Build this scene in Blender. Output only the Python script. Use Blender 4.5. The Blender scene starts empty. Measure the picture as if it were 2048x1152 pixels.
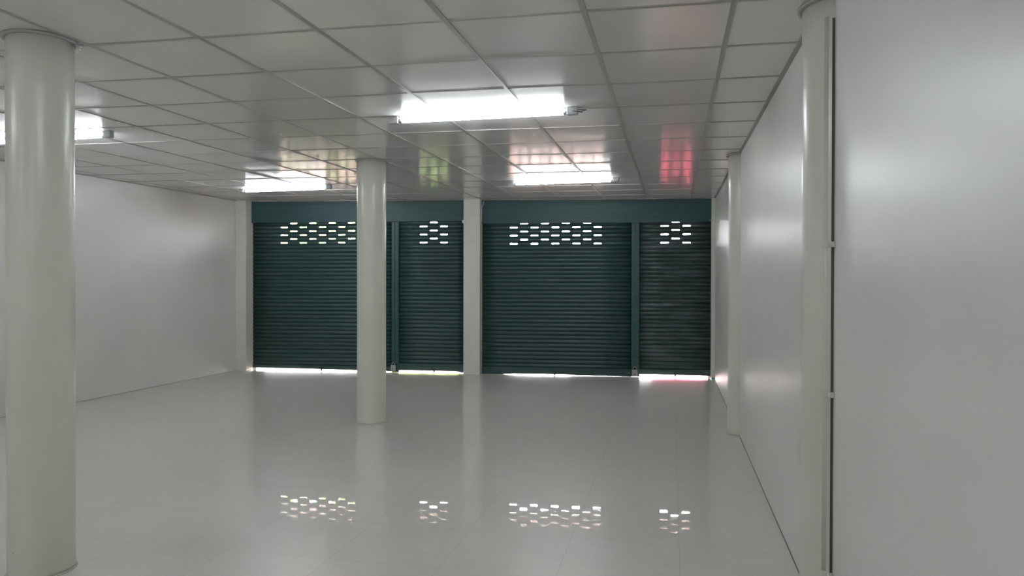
import bpy, bmesh, math, random
from mathutils import Vector, Matrix
random.seed(7)
C = bpy.context.scene.collection
PI = math.pi

# ------------------------------------------------------------------ room dimensions (metres, floor z = 0)
EYE = 1.37
XR, XL, YB = 0.591, -6.569, -3.6
YF, WK = 10.879, 0.07622          # front wall plane y = YF + WK*x
GX, GY, S = 0.2378, 3.0646, 0.6   # ceiling grid origin and pitch
def zc(x, y): return EYE + 1.0868 - 0.007567*x + 0.010303*y
def yf(x, o=0.0): return YF + WK*x - o

# ------------------------------------------------------------------ materials
def mat(name):
    m = bpy.data.materials.new(name); m.use_nodes = True
    nt = m.node_tree; b = nt.nodes['Principled BSDF']
    return m, nt, b
def N(nt, t, **kw):
    n = nt.nodes.new(t)
    for k, v in kw.items():
        if k in n.inputs.keys() if hasattr(n.inputs, 'keys') else False: n.inputs[k].default_value = v
        else: setattr(n, k, v)
    return n
def L(nt, a, b): nt.links.new(a, b)
def coords(nt, scale=(1, 1, 1)):
    tc = N(nt, 'ShaderNodeTexCoord'); mp = N(nt, 'ShaderNodeMapping')
    mp.inputs['Scale'].default_value = scale
    L(nt, tc.outputs['Object'], mp.inputs['Vector']); return mp.outputs['Vector']
def noise(nt, vec, scale, detail=3, rough=0.55):
    n = N(nt, 'ShaderNodeTexNoise'); n.inputs['Scale'].default_value = scale
    n.inputs['Detail'].default_value = detail; n.inputs['Roughness'].default_value = rough
    L(nt, vec, n.inputs['Vector']); return n.outputs['Fac']
def ramp(nt, fac, a, b, ca, cb):
    r = N(nt, 'ShaderNodeValToRGB'); e = r.color_ramp.elements
    e[0].position = a; e[1].position = b; e[0].color = (*ca, 1); e[1].color = (*cb, 1)
    L(nt, fac, r.inputs['Fac']); return r.outputs['Color']
def mixc(nt, fac, a, b):
    m = N(nt, 'ShaderNodeMix'); m.data_type = 'RGBA'
    if isinstance(fac, float): m.inputs[0].default_value = fac
    else: L(nt, fac, m.inputs[0])
    for v, s in ((a, m.inputs[6]), (b, m.inputs[7])):
        if isinstance(v, tuple): s.default_value = (*v, 1)
        else: L(nt, v, s)
    return m.outputs[2]
def bump(nt, b, fac, strength, dist, prev=None):
    n = N(nt, 'ShaderNodeBump'); n.inputs['Strength'].default_value = strength
    n.inputs['Distance'].default_value = dist; L(nt, fac, n.inputs['Height'])
    if prev is not None: L(nt, prev, n.inputs['Normal'])
    L(nt, n.outputs['Normal'], b.inputs['Normal']); return n.outputs['Normal']
def simple(name, col, rough=0.5, metal=0.0, spec=0.5, var=0.06, bscale=40, bs=0.1, bd=0.001):
    m, nt, b = mat(name)
    v = coords(nt); f = noise(nt, v, 6)
    L(nt, ramp(nt, f, 0.3, 0.7, tuple(c*(1-var) for c in col), tuple(min(1, c*(1+var)) for c in col)), b.inputs['Base Color'])
    b.inputs['Roughness'].default_value = rough; b.inputs['Metallic'].default_value = metal
    b.inputs['Specular IOR Level'].default_value = spec
    if bs: bump(nt, b, noise(nt, v, bscale), bs, bd)
    return m

def wall_material(name, col, rough):
    m, nt, b = mat(name); v = coords(nt)
    big = noise(nt, v, 1.1, 4)
    c = ramp(nt, big, 0.3, 0.72, tuple(x*0.96 for x in col), tuple(x*1.03 for x in col))
    sp = noise(nt, coords(nt, (1, 1, 1)), 38, 2)       # sparse dirt specks
    spk = ramp(nt, sp, 0.80, 0.83, (0, 0, 0), (1, 1, 1))
    L(nt, mixc(nt, spk, c, (0.2, 0.19, 0.16)), b.inputs['Base Color'])
    r = N(nt, 'ShaderNodeMapRange'); r.inputs['To Min'].default_value = rough; r.inputs['To Max'].default_value = rough+0.08; b.inputs['Specular IOR Level'].default_value = 0.4
    L(nt, noise(nt, v, 2.3), r.inputs['Value']); L(nt, r.outputs[0], b.inputs['Roughness'])
    # roller streaks run up and down the paint; broad plaster waves underneath
    st = noise(nt, coords(nt, (14, 14, 0.7)), 1.6, 3)
    p = bump(nt, b, st, 0.5, 0.0006)
    p = bump(nt, b, noise(nt, v, 1.4, 4, 0.45), 0.6, 0.012, p)
    bump(nt, b, noise(nt, v, 120, 2), 0.14, 0.0003, p)
    return m
M_WALL = wall_material('wall_paint', (0.69, 0.695, 0.665), 0.31)
M_WALLR = wall_material('wall_paint_right', (0.69, 0.695, 0.665), 0.32)

m, nt, b = mat('column_enamel'); v = coords(nt)
L(nt, ramp(nt, noise(nt, v, 1.5), 0.3, 0.7, (0.61, 0.61, 0.54), (0.65, 0.65, 0.58)), b.inputs['Base Color'])
sp = ramp(nt, noise(nt, v, 30, 1), 0.81, 0.83, (0, 0, 0), (1, 1, 1))
L(nt, mixc(nt, sp, ramp(nt, noise(nt, v, 1.5), 0.3, 0.7, (0.61, 0.61, 0.54), (0.65, 0.65, 0.58)), (0.12, 0.10, 0.07)), b.inputs['Base Color'])
b.inputs['Roughness'].default_value = 0.285
p = bump(nt, b, noise(nt, v, 55, 2), 0.3, 0.0007); bump(nt, b, noise(nt, v, 9, 2), 0.2, 0.002, p)
M_COL = m
M_PIL = simple('pillar_paint', (0.66, 0.655, 0.60), 0.45, var=0.04, bscale=25, bs=0.2, bd=0.002)

m, nt, b = mat('ceiling_tile'); v = coords(nt)
L(nt, ramp(nt, noise(nt, v, 3), 0.3, 0.7, (0.74, 0.73, 0.715), (0.77, 0.76, 0.745)), b.inputs['Base Color'])
b.inputs['Roughness'].default_value = 0.185; b.inputs['Specular IOR Level'].default_value = 0.9
bump(nt, b, noise(nt, v, 7, 2), 0.22, 0.002)
M_TILE = m
M_GRID = simple('ceiling_grid_metal', (0.40, 0.375, 0.36), 0.42, 0.0, var=0.05, bs=0)
M_TRIM = simple('wall_angle_metal', (0.33, 0.31, 0.29), 0.45, var=0.05, bs=0)
M_SLAB = simple('concrete_slab', (0.4, 0.4, 0.38), 0.8)

m, nt, b = mat('polished_floor'); v = coords(nt)
cl = noise(nt, coords(nt, (1, 2.2, 1)), 2.2, 6, 0.65)
c = ramp(nt, cl, 0.25, 0.75, (0.58, 0.555, 0.52), (0.63, 0.605, 0.57))
ve = noise(nt, coords(nt, (3, 14, 1)), 2.5, 8, 0.7)
c = mixc(nt, 0.35, c, ramp(nt, ve, 0.3, 0.7, (0.56, 0.535, 0.50), (0.65, 0.63, 0.595)))
tc = N(nt, 'ShaderNodeTexCoord'); sx = N(nt, 'ShaderNodeSeparateXYZ'); L(nt, tc.outputs['Object'], sx.inputs[0])
def joint(sock, off, pitch, w):
    a = N(nt, 'ShaderNodeMath', operation='ADD'); a.inputs[1].default_value = off; L(nt, sock, a.inputs[0])
    pp = N(nt, 'ShaderNodeMath', operation='PINGPONG'); pp.inputs[1].default_value = pitch/2; L(nt, a.outputs[0], pp.inputs[0])
    l = N(nt, 'ShaderNodeMath', operation='LESS_THAN'); l.inputs[1].default_value = w; L(nt, pp.outputs[0], l.inputs[0])
    return l.outputs[0]
jx = joint(sx.outputs[0], 0.525+0.565*30, 0.565, 0.0011); jy = joint(sx.outputs[1], -3.362+0.565*30, 0.565, 0.0009)
mx = N(nt, 'ShaderNodeMath', operation='MAXIMUM'); L(nt, jx, mx.inputs[0]); L(nt, jy, mx.inputs[1])
ml = N(nt, 'ShaderNodeMath', operation='MULTIPLY'); L(nt, mx.outputs[0], ml.inputs[0]); ml.inputs[1].default_value = 0.45
L(nt, mixc(nt, ml.outputs[0], c, (0.16, 0.145, 0.125)), b.inputs['Base Color'])
rr = N(nt, 'ShaderNodeMapRange'); rr.inputs['To Min'].default_value = 0.30; rr.inputs['To Max'].default_value = 0.36
L(nt, noise(nt, coords(nt, (1, 1, 1)), 1.3, 5), rr.inputs['Value']); L(nt, rr.outputs[0], b.inputs['Roughness'])
b.inputs['Specular IOR Level'].default_value = 0.3
b.inputs['Coat Weight'].default_value = 0.5; b.inputs['Coat Roughness'].default_value = 0.018; b.inputs['Coat IOR'].default_value = 1.5
cb = N(nt, 'ShaderNodeBump'); cb.inputs['Strength'].default_value = 0.12; cb.inputs['Distance'].default_value = 0.002
L(nt, noise(nt, coords(nt, (1.0, 2.6, 1)), 2.4, 1), cb.inputs['Height']); L(nt, cb.outputs[0], b.inputs['Coat Normal'])
M_FLOOR = m

def shutter_paint(name, col, worn, rough=0.42):
    m, nt, b = mat(name); v = coords(nt, (0.6, 1, 17))
    f = noise(nt, v, 1.7, 5, 0.6)
    c = ramp(nt, f, 0.35, 0.7, tuple(x*0.85 for x in col), tuple(x*1.15 for x in col))
    if worn:
        st = noise(nt, coords(nt, (1.3, 1, 9)), 1.4, 4, 0.6)
        c = mixc(nt, ramp(nt, st, 0.45, 0.75, (0, 0, 0), (worn, worn, worn)), c, (0.12, 0.14, 0.16))
    L(nt, c, b.inputs['Base Color']); b.inputs['Roughness'].default_value = rough
    bump(nt, b, noise(nt, coords(nt), 22, 3), 0.18, 0.002)
    return m
G1 = (0.021, 0.062, 0.061)
M_SHUT = shutter_paint('green_shutter_paint', G1, 0.25)
M_SHUTW = shutter_paint('worn_green_shutter_paint', (0.026, 0.052, 0.051), 0.85, 0.38)
M_HEAD = shutter_paint('green_header_paint', (0.030, 0.080, 0.084), 0.0, 0.5)
M_POST = shutter_paint('green_post_paint', (0.028, 0.085, 0.084), 0.0, 0.45)
M_STEEL = simple('dull_steel', (0.42, 0.44, 0.44), 0.42, 0.6, bscale=80, bs=0.3)
M_BRASS = simple('dull_silver', (0.38, 0.40, 0.40), 0.5, 0.3, var=0.25, bscale=60, bs=0.4)
M_GREYD = simple('dark_grey_wire', (0.12, 0.12, 0.11), 0.5)
M_DARK = simple('dark_metal', (0.02, 0.022, 0.022), 0.5)
M_WHITE = simple('white_enamel', (0.72, 0.74, 0.76), 0.35)
M_GREYP = simple('grey_plastic', (0.45, 0.47, 0.49), 0.4)
M_PIPE = simple('cream_pipe', (0.62, 0.62, 0.55), 0.33, var=0.03)
M_WIRE = simple('cable_sheath', (0.5, 0.5, 0.48), 0.5)
M_WIREW = simple('white_cable', (0.75, 0.76, 0.75), 0.4)
M_SEAM = simple('dark_seam', (0.09, 0.08, 0.055), 0.7)
M_GROUT = simple('dirty_grout', (0.20, 0.18, 0.15), 0.8)
M_CYAN = simple('turquoise_scrap', (0.16, 0.36, 0.34), 0.5)
M_CHIP = simple('white_chip', (0.8, 0.8, 0.76), 0.6)
M_MORTAR = simple('mortar', (0.55, 0.52, 0.46), 0.8)

m, nt, b = mat('tube_glow')
b.inputs['Base Color'].default_value = (0.9, 0.9, 0.9, 1)
b.inputs['Emission Color'].default_value = (0.90, 0.96, 1.0, 1); b.inputs['Emission Strength'].default_value = 46
M_TUBE = m
M_PAVE = simple('pink_paving', (0.62, 0.40, 0.35), 0.8, var=0.12)
M_RED = simple('red_paint', (0.92, 0.10, 0.20), 0.5)
M_LEAF = simple('leaf_green', (0.42, 0.55, 0.20), 0.6, var=0.3)
M_BARK = simple('bark', (0.2, 0.14, 0.09), 0.9)
M_STUC = simple('pale_stucco', (0.75, 0.70, 0.64), 0.8)

# ------------------------------------------------------------------ mesh helpers
def obj(name, bm, mats, parent=None, smooth=False, bevel=0, solid=0):
    me = bpy.data.meshes.new(name); bmesh.ops.recalc_face_normals(bm, faces=bm.faces[:]) if not solid else None
    bm.to_mesh(me); bm.free()
    for mm in (mats if isinstance(mats, (list, tuple)) else [mats]): me.materials.append(mm)
    o = bpy.data.objects.new(name, me); C.objects.link(o)
    if smooth:
        for p in me.polygons: p.use_smooth = True
    if bevel:
        bv = o.modifiers.new('bevel', 'BEVEL'); bv.width = bevel; bv.segments = 2; bv.limit_method = 'ANGLE'
    if solid:
        sd = o.modifiers.new('solid', 'SOLIDIFY'); sd.thickness = solid; sd.offset = 0
    if parent is not None: o.parent = parent
    return o
def thing(name, label, cat, loc=(0, 0, 0), group=None):
    o = bpy.data.objects.new(name, None); C.objects.link(o); o.location = loc
    o.empty_display_size = 0.1
    o['label'] = label; o['category'] = cat
    if group: o['group'] = group
    return o
def tag(o, label, cat, group=None):
    o['label'] = label; o['category'] = cat
    if group: o['group'] = group
    return o
def struct(o): o['kind'] = 'structure'; return o
def box(bm, x0, x1, y0, y1, z0, z1, mi=0):
    vs = [bm.verts.new(p) for p in ((x0,y0,z0),(x1,y0,z0),(x1,y1,z0),(x0,y1,z0),(x0,y0,z1),(x1,y0,z1),(x1,y1,z1),(x0,y1,z1))]
    for q in ((0,3,2,1),(4,5,6,7),(0,1,5,4),(1,2,6,5),(2,3,7,6),(3,0,4,7)):
        f = bm.faces.new([vs[i] for i in q]); f.material_index = mi
def hexa(bm, pts, mi=0):
    vs = [bm.verts.new(p) for p in pts]
    for q in ((0,3,2,1),(4,5,6,7),(0,1,5,4),(1,2,6,5),(2,3,7,6),(3,0,4,7)):
        f = bm.faces.new([vs[i] for i in q]); f.material_index = mi
def wbox(bm, x0, x1, o0, o1, z0, z1, mi=0, top=None):
    """box along the front wall: o = distance in front of the shutter plane; top(x, y) optional top height"""
    P = [(x0, yf(x0, o1)), (x1, yf(x1, o1)), (x1, yf(x1, o0)), (x0, yf(x0, o0))]
    hexa(bm, [(x, y, z0) for x, y in P] + [(x, y, top(x, y) if top else z1) for x, y in P], mi)
def lathe(bm, prof, cx=0, cy=0, seg=64, caps=True):
    rings = []
    for r, z in prof:
        rings.append([bm.verts.new((cx+r*math.cos(2*PI*i/seg), cy+r*math.sin(2*PI*i/seg), z)) for i in range(seg)])
    for a, b_ in zip(rings, rings[1:]):
        for i in range(seg):
            bm.faces.new((a[i], a[(i+1) % seg], b_[(i+1) % seg], b_[i])).smooth = True
    if caps:
        bm.faces.new(rings[0][::-1]); bm.faces.new(rings[-1])
def tube(bm, pts, r, seg=10, caps=True):
    pts = [Vector(p) for p in pts]; rings = []
    up = Vector((0.13, 0.31, 0.94)).normalized()
    for i, p in enumerate(pts):
        d = (pts[min(i+1, len(pts)-1)] - pts[max(i-1, 0)]).normalized()
        a = d.cross(up)
        if a.length < 0.05: a = d.cross(Vector((1, 0, 0)))
        a.normalize(); c = a.cross(d).normalized()
        rings.append([bm.verts.new(p + (a*math.cos(2*PI*k/seg) + c*math.sin(2*PI*k/seg))*r) for k in range(seg)])
    for a, c in zip(rings, rings[1:]):
        for k in range(seg): bm.faces.new((a[k], a[(k+1) % seg], c[(k+1) % seg], c[k])).smooth = True
    if caps: bm.faces.new(rings[0][::-1]); bm.faces.new(rings[-1])

# ------------------------------------------------------------------ floor, walls
bm = bmesh.new()
hexa(bm, [(XL-.2, YB-.2, -.12), (XR+.2, YB-.2, -.12), (XR+.2, yf(XR+.2)+.02, -.12), (XL-.2, yf(XL-.2)+.02, -.12),
          (XL-.2, YB-.2, 0), (XR+.2, YB-.2, 0), (XR+.2, yf(XR+.2)+.02, 0), (XL-.2, yf(XL-.2)+.02, 0)])
struct(obj('floor', bm, M_FLOOR))
bm = bmesh.new(); hexa(bm, [(XR, YB-.2, 0), (XR+.2, YB-.2, 0), (XR+.2, yf(XR+.2)+.25, 0), (XR, yf(XR)+.25, 0),
     (XR, YB-.2, 2.9), (XR+.2, YB-.2, 2.9), (XR+.2, yf(XR+.2)+.25, 2.9), (XR, yf(XR)+.25, 2.9)])
struct(obj('wall_right', bm, M_WALLR))
bm = bmesh.new(); hexa(bm, [(XL-.2, YB-.2, 0), (XL, YB-.2, 0), (XL, yf(XL)+.25, 0), (XL-.2, yf(XL-.2)+.25, 0),
     (XL-.2, YB-.2, 2.9), (XL, YB-.2, 2.9), (XL, yf(XL)+.25, 2.9), (XL-.2, yf(XL-.2)+.25, 2.9)])
struct(obj('wall_left', bm, M_WALL))
bm = bmesh.new(); box(bm, XL, XR, YB-.2, YB, 0, 2.9); struct(obj('wall_back', bm, M_WALL))
bm = bmesh.new()
wbox(bm, XL, XR, -.25, -.075, 2.34, 2.9)
wbox(bm, XL, -6.35, -.25, -.022, 0, 2.34); wbox(bm, -3.05, -2.74, -.25, -.022, 0, 2.34); wbox(bm, 0.50, XR, -.25, -.022, 0, 2.34)
struct(obj('wall_front', bm, M_WALL))

for nm, x0, x1 in (('baseboard_right', XR-.004, XR-.0002), ('baseboard_left', XL+.0002, XL+.004)):
    bm = bmesh.new()
    for a, b_ in (((YB, 2.94), (3.24, 6.83), (7.13, yf(XR)-.14)) if x0 > 0 else ((YB, yf(XL)-.2),)):
        box(bm, x0, x1, a, b_, 0, .0035)
    struct(obj(nm, bm, M_GROUT))

# ------------------------------------------------------------------ suspended ceiling: every tile is its own slightly sagging panel in one mesh
bm = bmesh.new()
xs = [XL] + [GX - S*i for i in range(11, -1, -1)] + [XR]
ys = [YB] + [GY + S*k for k in range(-11, 14) if GY + S*k > YB+.02]
W = 0.012
def cp(x, y, dz=0): y = min(y, yf(x)-0.0); return (x, y, zc(x, y)+dz)
rt = random.Random(21)
for i in range(len(xs)-1):
    for j in range(len(ys)-1):
        x0, x1, y0, y1 = xs[i]+W, xs[i+1]-W, ys[j]+W, ys[j+1]-W
        if y0 > yf(x1): continue
        dz = 0.0045; t1 = rt.uniform(-.0008, .0008); t2 = rt.uniform(-.0008, .0008); sg = rt.uniform(0.0, 0.0024)
        n = 4; g = []
        for a in range(n+1):
            row = []
            for c in range(n+1):
                u, v_ = a/n, c/n
                x = x0+(x1-x0)*u; y = y0+(y1-y0)*v_
                s = -sg*(1-(2*u-1)**2)*(1-(2*v_-1)**2) + t1*(2*u-1) + t2*(2*v_-1)
                row.append(bm.verts.new(cp(x, y, dz+s)))
            g.append(row)
        for a in range(n):
            for c in range(n):
                if len({tuple(round(q, 5) for q in w.co) for w in (g[a][c], g[a+1][c], g[a+1][c+1], g[a][c+1])}) < 4: continue
                f = bm.faces.new((g[a][c], g[a][c+1], g[a+1][c+1], g[a+1][c])); f.smooth = True
def strip(x0, x1, y0, y1, z0, z1, mi):
    P = [(x0, y0), (x1, y0), (x1, min(y1, yf(x1))), (x0, min(y1, yf(x0)))]
    hexa(bm, [(x, y, zc(x, y)+z0) for x, y in P] + [(x, y, zc(x, y)+z1) for x, y in P], mi)
for x in xs[1:-1]: strip(x-W, x+W, YB, 20, 0, 0.012, 1)
for i in range(len(xs)-1):
    for y in ys[1:]:
        if y+W < yf(xs[i]+W) and y+W < yf(xs[i+1]): strip(xs[i]+W, xs[i+1]-W, y-W, y+W, 0.0012, 0.012, 1)
strip(XR-.022, XR, YB, 20, -.002, 0.012, 2); strip(XL, XL+.022, YB, 20, -.002, 0.012, 2)
me = bpy.data.meshes.new('ceiling'); bm.to_mesh(me); bm.free()
for mm in (M_TILE, M_GRID, M_TRIM, M_SLAB): me.materials.append(mm)
ceil_o = bpy.data.objects.new('ceiling', me); C.objects.link(ceil_o); struct(ceil_o)
bm = bmesh.new()
# slab over the tiles keeps daylight out
hexa(bm, [(XL-.2, YB-.2, 2.80), (XR+.2, YB-.2, 2.80), (XR+.2, yf(XR)+.25, 2.80), (XL-.2, yf(XL)+.25, 2.80),
          (XL-.2, YB-.2, 3.0), (XR+.2, YB-.2, 3.0), (XR+.2, yf(XR)+.25, 3.0), (XL-.2, yf(XL)+.25, 3.0)])
struct(obj('roof_slab', bm, M_SLAB))

# ------------------------------------------------------------------ round columns
def column(cx, cy, label, drop=0.0, foot=True, lean=(0, 0)):
    z1 = zc(cx, cy)
    t = thing('round_column', label, 'column', (cx, cy, 0))
    bm = bmesh.new()
    prof = [(0.1405, 0.0), (0.1405, 0.02), (0.140, 0.05)] + [(0.140, z1*k/10) for k in range(1, 10)] + [(0.140, z1+.004)]
    lathe(bm, prof, seg=96)
    for v_ in bm.verts:
        k = v_.co.z/z1; v_.co.x += lean[0]*k; v_.co.y += lean[1]*k
    obj('shaft', bm, M_COL, t)
    bm = bmesh.new()
    for r0, r1, za, zb in ((0.141, 0.157, z1-.012-drop, z1+.001-drop),):
        lathe(bm, [(r0, za), (r1, za), (r1, zb), (r0, zb), (r0, za)], cx=lean[0], cy=lean[1], seg=96, caps=False)
    obj('collar', bm, M_TRIM, t)
    if foot:
        bm = bmesh.new(); lathe(bm, [(0.1408, 0.0), (0.1475, 0.0), (0.144, 0.004), (0.1408, 0.006), (0.1408, 0)], seg=96, caps=False)
        obj('base_joint', bm, M_MORTAR, t)
    return t
column(-2.925, 2.945, 'cream round column at the left, the nearest and widest in view', lean=(0, 0))
column(-2.868, 6.745, 'cream round column standing free in the middle of the floor, before the left bay of shutters')
column(0.637, 3.09, 'cream round column half sunk in the right wall beside the vertical conduit pipe', drop=0.035, foot=False)
column(0.632, 6.975, 'cream round column half sunk in the right wall, the farther one near the shutters', foot=False)

# ------------------------------------------------------------------ square pillars against the shutter wall
def pillar(x0, x1, o, label):
    t = tag(None or obj('square_pillar', (lambda b_: (wbox(b_, x0, x1, 0.0, o, 0, 0, top=lambda x, y: zc(x, y)+.004), b_)[1])(bmesh.new()), M_PIL, bevel=0.004), label, 'pillar')
    return t
pillar(XL+.0005, -6.392, 0.195, 'cream square pillar in the far left corner beside the green shutter')
pillar(-3.018, -2.772, 0.145, 'cream square pillar between the two bays of green shutters')
pillar(0.538, XR-.0005, 0.13, 'narrow cream square pillar in the far right corner beside the worn shutter')

# ------------------------------------------------------------------ green headers (housing over the shutters)
def header(x0, x1, z0, label):
    t = thing('shutter_header', label, 'shutter box', (x0, yf(x0), 0))
    bm = bmesh.new(); wbox(bm, x0, x1, 0.030, 0.045, z0, 0, top=lambda x, y: zc(x, y)-.004)
    o = obj('box_panel', bm, M_HEAD, bevel=0.003); o.parent = t; o.matrix_parent_inverse = Matrix.Translation(-t.location)
    bm = bmesh.new(); wbox(bm, x0, x1, 0.026, 0.049, z0-.004, z0+.012)
    o = obj('lower_lip', bm, M_HEAD); o.parent = t; o.matrix_parent_inverse = Matrix.Translation(-t.location)
header(-6.392, -3.018, 2.283, 'dark green steel header box over the left pair of shutters')
header(-2.772, 0.538, 2.240, 'dark green steel header box over the right pair of shutters')

# ------------------------------------------------------------------ roller shutters
PITCH = 0.0601
HW, HH = 0.056, 0.0092
def shutter(x0, x1, ztop, zrow0, cols, gap, label, material, pull_x, bottom=None):
    """cols: list of (x, parity) hole columns; zrow0: height of the top row of holes; gap(x): height of the bottom edge"""
    t = thing('roller_shutter', label, 'shutter', (x0, yf(x0), 0))
    zc0 = zrow0                                   # centre of the slat holding row 0
    nrow_up = int(math.ceil((ztop - zc0)/PITCH)) + 1
    ztop_s = zc0 + PITCH*(nrow_up + .5)
    rows = int((ztop_s - 0.075)/PITCH)
    bx = sorted(set([x0, x1] + [v_ for c, p in cols for v_ in (c-HW, c-HW+.007, c+HW-.007, c+HW)]))
    # extra breakpoints
    full = []
    for a, b_ in zip(bx, bx[1:]):
        k = max(1, int((b_-a)/0.25)); full += [a + (b_-a)*q/k for q in range(k)]
    full.append(bx[-1])
    bm = bmesh.new()
    prof = [(-.5, -.010), (-.43, -.0125), (-.36, -.002), (-.19, .0035), (.19, .0035), (.36, -.001), (.45, -.0085)]
    def hole_at(x, row):
        for c, p in cols:
            if abs(x-c) < HW and row in p: return True
        return False
    wob = random.Random(int(abs(x0)*100))
    for r in range(rows):
        zcen = ztop_s - PITCH*(r+.5)
        hr = r - nrow_up                           # hole row index
        jit = wob.uniform(-.0012, .0012)
        lev = []
        for pi, (pz, po) in enumerate(prof + [(.5, -.010)]):
            line = []
            for x in full:
                z = zcen + pz*PITCH
                if pi in (3, 4):
                    hh = HH
                    for c, p in cols:
                        if hr in p and (abs(abs(x-c)-HW) < 1e-5): hh = HH*0.35
                    z = zcen + (hh if pi == 4 else -hh)
                line.append(bm.verts.new((x, yf(x, po+jit), z)))
            lev.append(line)
        for pi in range(len(prof)):
            for k in range(len(full)-1):
                xm = (full[k]+full[k+1])/2
                if pi == 3 and 0 <= hr < 6 and hole_at(xm, hr): continue
                f = bm.faces.new((lev[pi][k], lev[pi][k+1], lev[pi+1][k+1], lev[pi+1][k])); f.smooth = True
    zbot = ztop_s - PITCH*rows
    o = obj('slat_curtain', bm, material, t, solid=0.0016); o.matrix_parent_inverse = Matrix.Translation(-t.location)
    # bottom rail follows the gap it leaves over the floor
    bm = bmesh.new(); n = 14
    for k in range(n):
        a, b_ = x0+(x1-x0)*k/n, x0+(x1-x0)*(k+1)/n
        P = [(a, yf(a, .014)), (b_, yf(b_, .014)), (b_, yf(b_, -.012)), (a, yf(a, -.012))]
        za, zb = gap((k)/n), gap((k+1)/n)
        hexa(bm, [(P[0][0], P[0][1], za), (P[1][0], P[1][1], zb), (P[2][0], P[2][1], zb), (P[3][0], P[3][1], za)] + [(x, y, zbot+.006) for x, y in P])
    bmesh.ops.remove_doubles(bm, verts=bm.verts[:], dist=1e-5)
    o = obj('bottom_rail', bm, material, t, bevel=0.002); o.matrix_parent_inverse = Matrix.Translation(-t.location)
    # lift lug on the rail
    g = gap((pull_x-x0)/(x1-x0)); bm = bmesh.new()
    wbox(bm, pull_x-.022, pull_x+.022, .012, .030, g+.012, g+.045)
    wbox(bm, pull_x-.012, pull_x+.012, .014, .024, max(.002, g-.022), g+.014)
    o = obj('lift_lug', bm, M_DARK, t, bevel=0.002); o.matrix_parent_inverse = Matrix.Translation(-t.location)
    return t
ODD, EVEN = (1, 3, 5), (0, 2, 4)
def lerp(pts):
    def f(u):
        for (a, va), (b_, vb) in zip(pts, pts[1:]):
            if u <= b_: return va + (vb-va)*(u-a)/(b_-a)
        return pts[-1][1]
    return f
c1 = [(-5.877+0.1545*k, ODD if k % 2 == 0 else EVEN) for k in range(9)]
shutter(-6.392, -4.158, 2.32, 2.269, c1, lerp([(0, .030), (.5, .024), (.8, .018), (1, .012)]),
        'wide green slatted roller shutter at the left, partly hidden by the free-standing column', M_SHUT, -5.27)
c2 = [(-3.668+0.156*k, ODD if k % 2 == 0 else EVEN) for k in range(3)]
shutter(-4.045, -3.018, 2.32, 2.264, c2, lerp([(0, .032), (.35, .030), (.86, .030), (.88, .013), (1, .011)]),
        'narrow green slatted roller shutter just left of the middle pillar', M_SHUT, -3.50)
c3 = [(-2.301+0.1542*k, ODD if k % 2 == 0 else EVEN) for k in range(9)]
shutter(-2.772, -0.578, 2.28, 2.237, c3, lerp([(0, .001), (.17, .001), (.2, .014), (.45, .016), (.62, .012), (.63, .006), (.85, .002), (1, .001)]),
        'wide green slatted roller shutter just right of the middle pillar', M_SHUT, -1.69)
c4 = [(-0.113+0.155*k, ODD if k % 2 == 0 else EVEN) for k in range(3)]
shutter(-0.466, 0.538, 2.28, 2.243, c4, lerp([(0, .040), (.5, .038), (.88, .037), (.97, .028), (1, .026)]),
        'narrow worn grey-green roller shutter at the far right', M_SHUTW, 0.045)

# posts between shutter pairs
def post(x0, x1, ztop, label):
    t = thing('shutter_post', label, 'post', ((x0+x1)/2, yf((x0+x1)/2), 0))
    bm = bmesh.new()
    wbox(bm, x0, x1, -.04, 0.0215, 0.004, ztop+.05)
    o = obj('channel', bm, M_POST, t, bevel=0.002); o.matrix_parent_inverse = Matrix.Translation(-t.location)
    w = (x1-x0)
    bm = bmesh.new()
    wbox(bm, x0+w*.08, x0+w*.44, 0.022, 0.032, 0.012, ztop-.014); wbox(bm, x0+w*.56, x0+w*.92, 0.022, 0.032, 0.012, ztop-.014)
    o = obj('cover_strip', bm, M_POST, t, bevel=0.0015); o.matrix_parent_inverse = Matrix.Translation(-t.location)
    xm = (x0+x1)/2
    bm = bmesh.new(); wbox(bm, xm-.036, xm+.036, 0.030, 0.040, 0.014, 0.13)
    o = obj('lock_hasp', bm, M_DARK, t, bevel=0.002); o.matrix_parent_inverse = Matrix.Translation(-t.location)
    return t
post(-4.158, -4.045, 2.278, 'dark green steel post between the two left shutters')
post(-0.578, -0.466, 2.235, 'dark green steel post between the two right shutters')

def padlock(x, zb, w, h, label, ring=True):
    t = thing('padlock', label, 'padlock', (x, yf(x, .063), zb))
    bm = bmesh.new(); box(bm, -w/2, w/2, -.014, .014, 0, h); obj('body', bm, M_BRASS, t, bevel=0.005)
    bm = bmesh.new(); r = w*.30
    pts = [(-r, 0, h-.004)] + [(r*math.cos(a), 0, h+.018+r*math.sin(a)) for a in [PI-PI*k/10 for k in range(11)]] + [(r, 0, h-.004)]
    tube(bm, pts, 0.0048); obj('shackle', bm, M_STEEL, t)
    bm = bmesh.new()
    tube(bm, [(0, -.0145, h*.35), (0, -.017, h*.35)], 0.008, 16)
    obj('keyway', bm, M_DARK, t)
    return t
padlock(-4.115, 0.028, 0.075, 0.083, 'silver padlock hanging at the foot of the left green post')
padlock(-0.527, 0.014, 0.078, 0.095, 'square silver padlock at the foot of the right green post')
# small screw heads beside the right padlock
bm = bmesh.new(); x = -0.615; tube(bm, [(x, yf(x, .013), .055), (x, yf(x, .020), .055)], .008, 12)
tag(obj('screw_head', bm, M_STEEL), 'small shiny screw head on the bottom rail left of the right padlock', 'screw')

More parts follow.
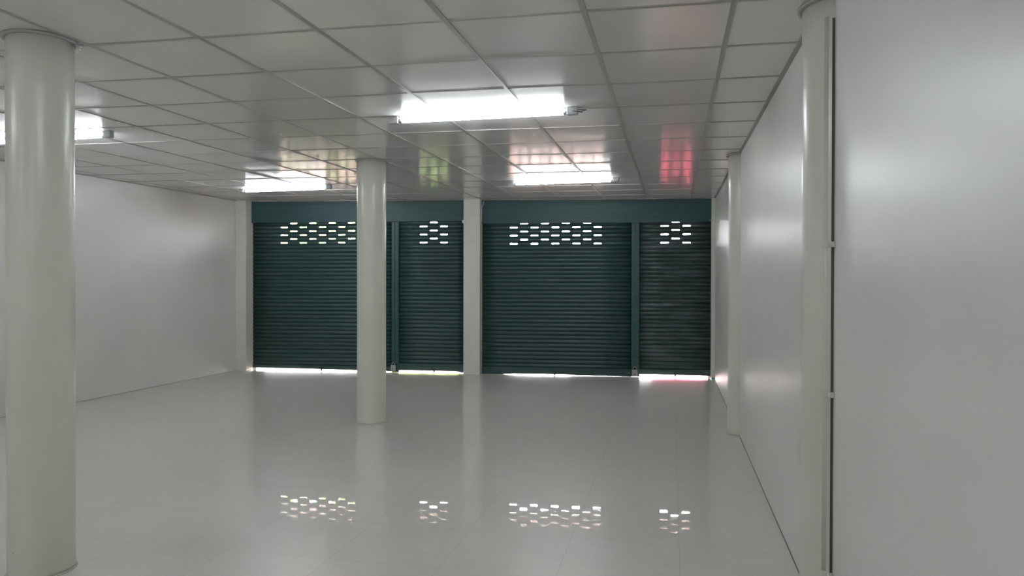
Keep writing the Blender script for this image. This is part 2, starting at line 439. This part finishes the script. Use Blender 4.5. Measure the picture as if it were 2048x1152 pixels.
# ------------------------------------------------------------------ fluorescent battens
def make_lamp(x0, y0, x1, y1, label, wire=False):
    a = Vector((x0, y0, 0)); b_ = Vector((x1, y1, 0)); mid = (a+b_)/2
    d = (b_-a); ang = math.atan2(d.y, d.x); z = zc(mid.x, mid.y)
    t = thing('fluorescent_lamp', label, 'ceiling lamp', (mid.x, mid.y, z), 'bare fluorescent tubes on the ceiling')
    slope = -0.007567
    t.rotation_euler = (0, math.atan(0.007567), ang)
    LN = min(1.33, (b_-a).length)
    bm = bmesh.new(); box(bm, -LN/2+.01, LN/2-.01, -.014, .014, -.010, 0.006)
    obj('batten', bm, M_WHITE, t, bevel=0.003)
    for s in (-1, 1):
        bm = bmesh.new(); box(bm, s*LN/2-.036, s*LN/2+.036, -.022, .022, -.048, .004)
        obj('tube_holder', bm, M_GREYP, t, bevel=0.006)
        bm = bmesh.new(); tube(bm, [(s*(LN/2-.034), 0, -.030), (s*(LN/2-.060), 0, -.030)], .0142, 24)
        obj('end_cap', bm, M_STEEL, t)
    bm = bmesh.new(); tube(bm, [(-LN/2+.058, 0, -.030), (LN/2-.058, 0, -.030)], .0135, 24)
    obj('glowing_tube', bm, M_TUBE, t)
    if wire:
        bm = bmesh.new(); e = LN/2+.036
        pts = [(e-.03, -.024, -.026), (e, -.026, -.030), (e+.02, -.024, -.030), (e+.045, -.02, -.026), (e+.058, -.01, -.020), (e+.05, 0, -.018), (e+.02, 0, -.015), (e-.005, 0, -.013)]
        tube(bm, pts, .0025, 8)
        tube(bm, [(e+.005, -.024, -.033), (e+.02, -.022, -.037), (e+.036, -.02, -.035)], .0035, 8)
        obj('wire_loop', bm, M_GREYD, t)
    return t
make_lamp(-1.904, 4.879, -0.643, 4.815, 'glowing bare tube lamp at the top centre, largest in view, wire loop at one end', True)
make_lamp(-1.862, 8.529, -0.626, 8.392, 'glowing bare tube lamp in front of the right pair of green shutters')
make_lamp(-5.550, 8.760, -4.220, 8.590, 'glowing bare tube lamp left of the middle column, over the far left shutter')
make_lamp(-5.560, 5.106, -4.319, 4.984, 'glowing bare tube lamp half hidden behind the nearest left column')
# the same rows of lamps go on towards the back of the hall, behind the viewpoint
for (x, y, lab) in ((-1.25, 1.25, 'glowing bare tube lamp overhead in front of the viewpoint'), (-4.85, 1.40, 'glowing bare tube lamp near the left wall, level with the viewpoint'),
               (-1.25, -2.0, 'glowing bare tube lamp over the back of the hall, right row'), (-4.85, -2.0, 'glowing bare tube lamp over the back of the hall, left row')):
    make_lamp(x-.6, y+.03, x+.6, y-.03, lab)

# ------------------------------------------------------------------ conduit pipe on the right wall
t = thing('conduit_pipe', 'cream vertical conduit pipe clipped to the right wall beside the near column', 'pipe', (XR-.019, 2.985, 0))
bm = bmesh.new(); tube(bm, [(0, 0, 0.0), (0, 0, EYE+1.0)], 0.0185, 24)
obj('pipe', bm, M_PIPE, t)
for z in (EYE-1.10, EYE-.419, EYE+.143):
    bm = bmesh.new()
    pts = []
    tube(bm, [(0, 0, z-.011), (0, 0, z+.011)], 0.0208, 24)
    box(bm, .002, .0185, -.052, .0, z-.010, z+.010)
    obj('clip', bm, M_PIPE, t, bevel=0.001)
bm = bmesh.new(); box(bm, .010, .0187, -.0283, -.012, 0.0, EYE+.99); o = obj('seam_strip', bm, M_SEAM, t); o['label'] = 'dark seam along the pipe'  # thin dark strip down one side of the pipe

# ------------------------------------------------------------------ small fittings
# frayed cable end at the top of the near left column
cx, cy = -2.925+.128, 2.945+.075; z1 = zc(cx, cy)
t = thing('cable_stub', 'frayed white cable ends sticking out at the top right of the nearest left column', 'cable', (cx, cy, z1))
bm = bmesh.new()
tube(bm, [(0, 0, 0), (.010, -.004, -.012), (.022, -.01, -.022)], .009, 10)
obj('sheath', bm, M_GREYP, t)
for (dx, dy, dz) in ((.046, -.02, -.028), (.040, -.018, -.040), (.024, -.014, -.050)):
    bm = bmesh.new(); tube(bm, [(.016, -.008, -.018), (dx*.7, dy*.8, dz*.75), (dx, dy, dz)], .0035, 8); obj('wire', bm, M_WIREW, t)
# bracket on the left edge of the middle pillar
x = -3.018; y = yf(x, .145)
t = thing('corner_bracket', 'small pale bracket stuck on the left edge of the middle pillar', 'bracket', (x, y, 2.263))
bm = bmesh.new(); box(bm, -.020, .004, -.006, .03, -.022, .020); obj('arm', bm, M_WHITE, t, bevel=.003)
bm = bmesh.new(); box(bm, 0, .036, -.014, -.0005, -.020, .014); obj('plate', bm, M_PIL, t, bevel=.003)
# cable down the right side of the middle pillar
x = -2.772
bm = bmesh.new()
tube(bm, [(x+.034, yf(x, .052), zc(x, 10.6)-.015), (x+.022, yf(x, .06), zc(x, 10.6)-.08), (x+.007, yf(x, .065), zc(x, 10.6)-.12), (x+.006, yf(x, .065), 2.262)], .0055, 8)
tag(obj('hanging_cable', bm, M_WIREW), 'thin white cable running down the right side of the middle pillar', 'cable')
x = 0.538
bm = bmesh.new(); box(bm, x-.028, x+.034, yf(x, .138), yf(x, .131), 2.246, 2.255)
tag(obj('metal_strip', bm, M_GREYP), 'short thin strip fixed across the far right corner pillar', 'strip')
# scraps on the floor
bm = bmesh.new(); hexa(bm, [(XR-.050, 10.772-.035, 0), (XR-.004, 10.772-.035, 0), (XR-.002, 10.772, 0), (XR-.052, 10.772, 0),
                            (XR-.046, 10.772-.022, .012), (XR-.008, 10.772-.022, .012), (XR-.004, 10.772-.001, .030), (XR-.050, 10.772-.001, .024)])
tag(obj('turquoise_scrap', bm, M_CYAN), 'small turquoise scrap at the foot of the far right corner pillar', 'scrap')
for (x, y, r, lab) in ((0.301, 9.166, .009, 'tiny white chip on the open floor in front of the worn right shutter'),
                       (-1.626, 10.373, .008, 'tiny white chip on the floor below the wide right shutter'),
                       (0.470, 10.735, .010, 'tiny white chip on the floor close to the right end of the bright gap')):
    bm = bmesh.new(); bmesh.ops.create_icosphere(bm, subdivisions=1, radius=r)
    for v_ in bm.verts:
        v_.co.z = v_.co.z*.45 + r*.42; v_.co.x *= random.uniform(.8, 1.2); v_.co.y *= random.uniform(.8, 1.3)
    zm = min(v_.co.z for v_ in bm.verts)
    for v_ in bm.verts: v_.co.z -= zm
    o = obj('paint_chip', bm, M_CHIP); o.location = (x, y, 0); tag(o, lab, 'chip')

# ------------------------------------------------------------------ outside, glimpsed through the slots, plus an added sky blocker and red stand-in
bm = bmesh.new()
hexa(bm, [(-40, yf(-40)+.02, -.14), (40, yf(40)+.02, -.14), (40, 60, -.14), (-40, 60, -.14), (-40, yf(-40)+.02, -.015), (40, yf(40)+.02, -.015), (40, 60, -.015), (-40, 60, -.015)])
struct(obj('pavement', bm, M_PAVE))
bm = bmesh.new(); P = [(-9, yf(-9)+.26), (4, yf(4)+.26), (4, yf(4)+2.95), (-9, yf(-9)+2.95)]
hexa(bm, [(x, y, 2.98) for x, y in P] + [(x, y, 3.1) for x, y in P]); struct(obj('sky_block_slab', bm, M_SLAB))  # unseen canopy, added to block sky from the floor's slot reflections
def bush(name, cx, cy, w, d, h, n, label, trunk=0.0):
    t = thing(name, label, 'plant', (cx, cy, -.015))
    rb = random.Random(int(abs(cx*31+cy)*10)); bm = bmesh.new()
    for _ in range(n):
        px, py = rb.uniform(-w/2, w/2), rb.uniform(-d/2, d/2); pz = trunk + rb.uniform(.05, 1)*(h-trunk); r = rb.uniform(.10, .2)
        for __ in range(5):
            q = Vector((px, py, pz)) + Vector((rb.gauss(0, r), rb.gauss(0, r), rb.gauss(0, r)))
            if q.z < 0.02: q.z = 0.05
            ax = Vector((rb.gauss(0, 1), rb.gauss(0, 1), rb.gauss(0, 1))).normalized(); s = ax.orthogonal().normalized()
            l = rb.uniform(.06, .12)
            bm.faces.new([bm.verts.new(q-ax*l), bm.verts.new(q+s*l*.45), bm.verts.new(q+ax*l), bm.verts.new(q-s*l*.45)])
    me = bpy.data.meshes.new('foliage'); bm.to_mesh(me); bm.free(); me.materials.append(M_LEAF)
    o = bpy.data.objects.new('foliage', me); C.objects.link(o); o.parent = t
    bm = bmesh.new(); tube(bm, [(0, 0, 0), (.03, 0, h*.4), (-.02, .03, h*.8)], .05, 10); obj('trunk', bm, M_BARK, t)
bush('green_shrub', -5.1, 15.2, 2.4, 1.0, 1.9, 900, 'leafy green shrub outside, seen as green light in the slots left of the middle pillar')
bush('leafy_tree', -8.6, 17.5, 2.6, 1.6, 4.2, 900, 'leafy green tree outside, glimpsed through the slots of the left shutter', 1.2)
t = thing('red_stand_in', 'made-up red board outside, standing in for an unseen source of red light through the slots of the far right shutter', 'board', (0.55, 14.6, -.015))  # invented shape for an unseen red object, sized for its red glow
bm = bmesh.new(); box(bm, -.95, .95, -.03, .03, .12, 1.9); obj('panel', bm, M_RED, t, bevel=.01)
for x in (-.85, .85):
    bm = bmesh.new(); box(bm, x-.04, x+.04, .03, .11, 0, 1.95); obj('leg', bm, M_DARK, t)

# ------------------------------------------------------------------ light
w = bpy.data.worlds.new('sky'); bpy.context.scene.world = w; w.use_nodes = True
nt = w.node_tree; bg = nt.nodes['Background']
sky = nt.nodes.new('ShaderNodeTexSky'); sky.sky_type = 'HOSEK_WILKIE'; sky.turbidity = 4
sky.sun_direction = Vector((-.25, -.45, .85)).normalized()
mx = nt.nodes.new('ShaderNodeMix'); mx.data_type = 'RGBA'; mx.inputs[0].default_value = 0.75
nt.links.new(sky.outputs[0], mx.inputs[6]); mx.inputs[7].default_value = (1, 1, 1, 1)
nt.links.new(mx.outputs[2], bg.inputs['Color']); bg.inputs['Strength'].default_value = 31.0
w.cycles.sampling_method = 'NONE'   # daylight only enters through the slots

# ------------------------------------------------------------------ camera
yaw, pitch, roll, f = -0.213996, -0.0080478, 0.0020932, 1475.9
cyw, sy, cpt, sp_ = math.cos(yaw), math.sin(yaw), math.cos(pitch), math.sin(pitch)
F = Vector((sy*cpt, cyw*cpt, sp_)); r = Vector((cyw, -sy, 0)); u = r.cross(F)
r2 = r*math.cos(roll) + u*math.sin(roll); u2 = -r*math.sin(roll) + u*math.cos(roll)
cd = bpy.data.cameras.new('camera'); cam = bpy.data.objects.new('camera', cd); C.objects.link(cam)
Mx = Matrix((r2, u2, -F)).transposed().to_4x4(); Mx.translation = (0, 0, EYE); cam.matrix_world = Mx
cd.sensor_width = 36; cd.lens = f/2048*36; cd.clip_start = .02; cd.clip_end = 200
sc = bpy.context.scene; sc.camera = cam
sc.view_settings.view_transform = 'Standard'; sc.view_settings.look = 'None'
sc.view_settings.gamma = 1; sc.view_settings.use_curve_mapping = False; sc.view_settings.exposure = 0.88
sc.cycles.use_denoising = True; sc.cycles.use_adaptive_sampling = True; sc.cycles.adaptive_threshold = 0.025
sc.cycles.max_bounces = 8; sc.cycles.diffuse_bounces = 5; sc.cycles.glossy_bounces = 4
sc.cycles.sample_clamp_indirect = 16
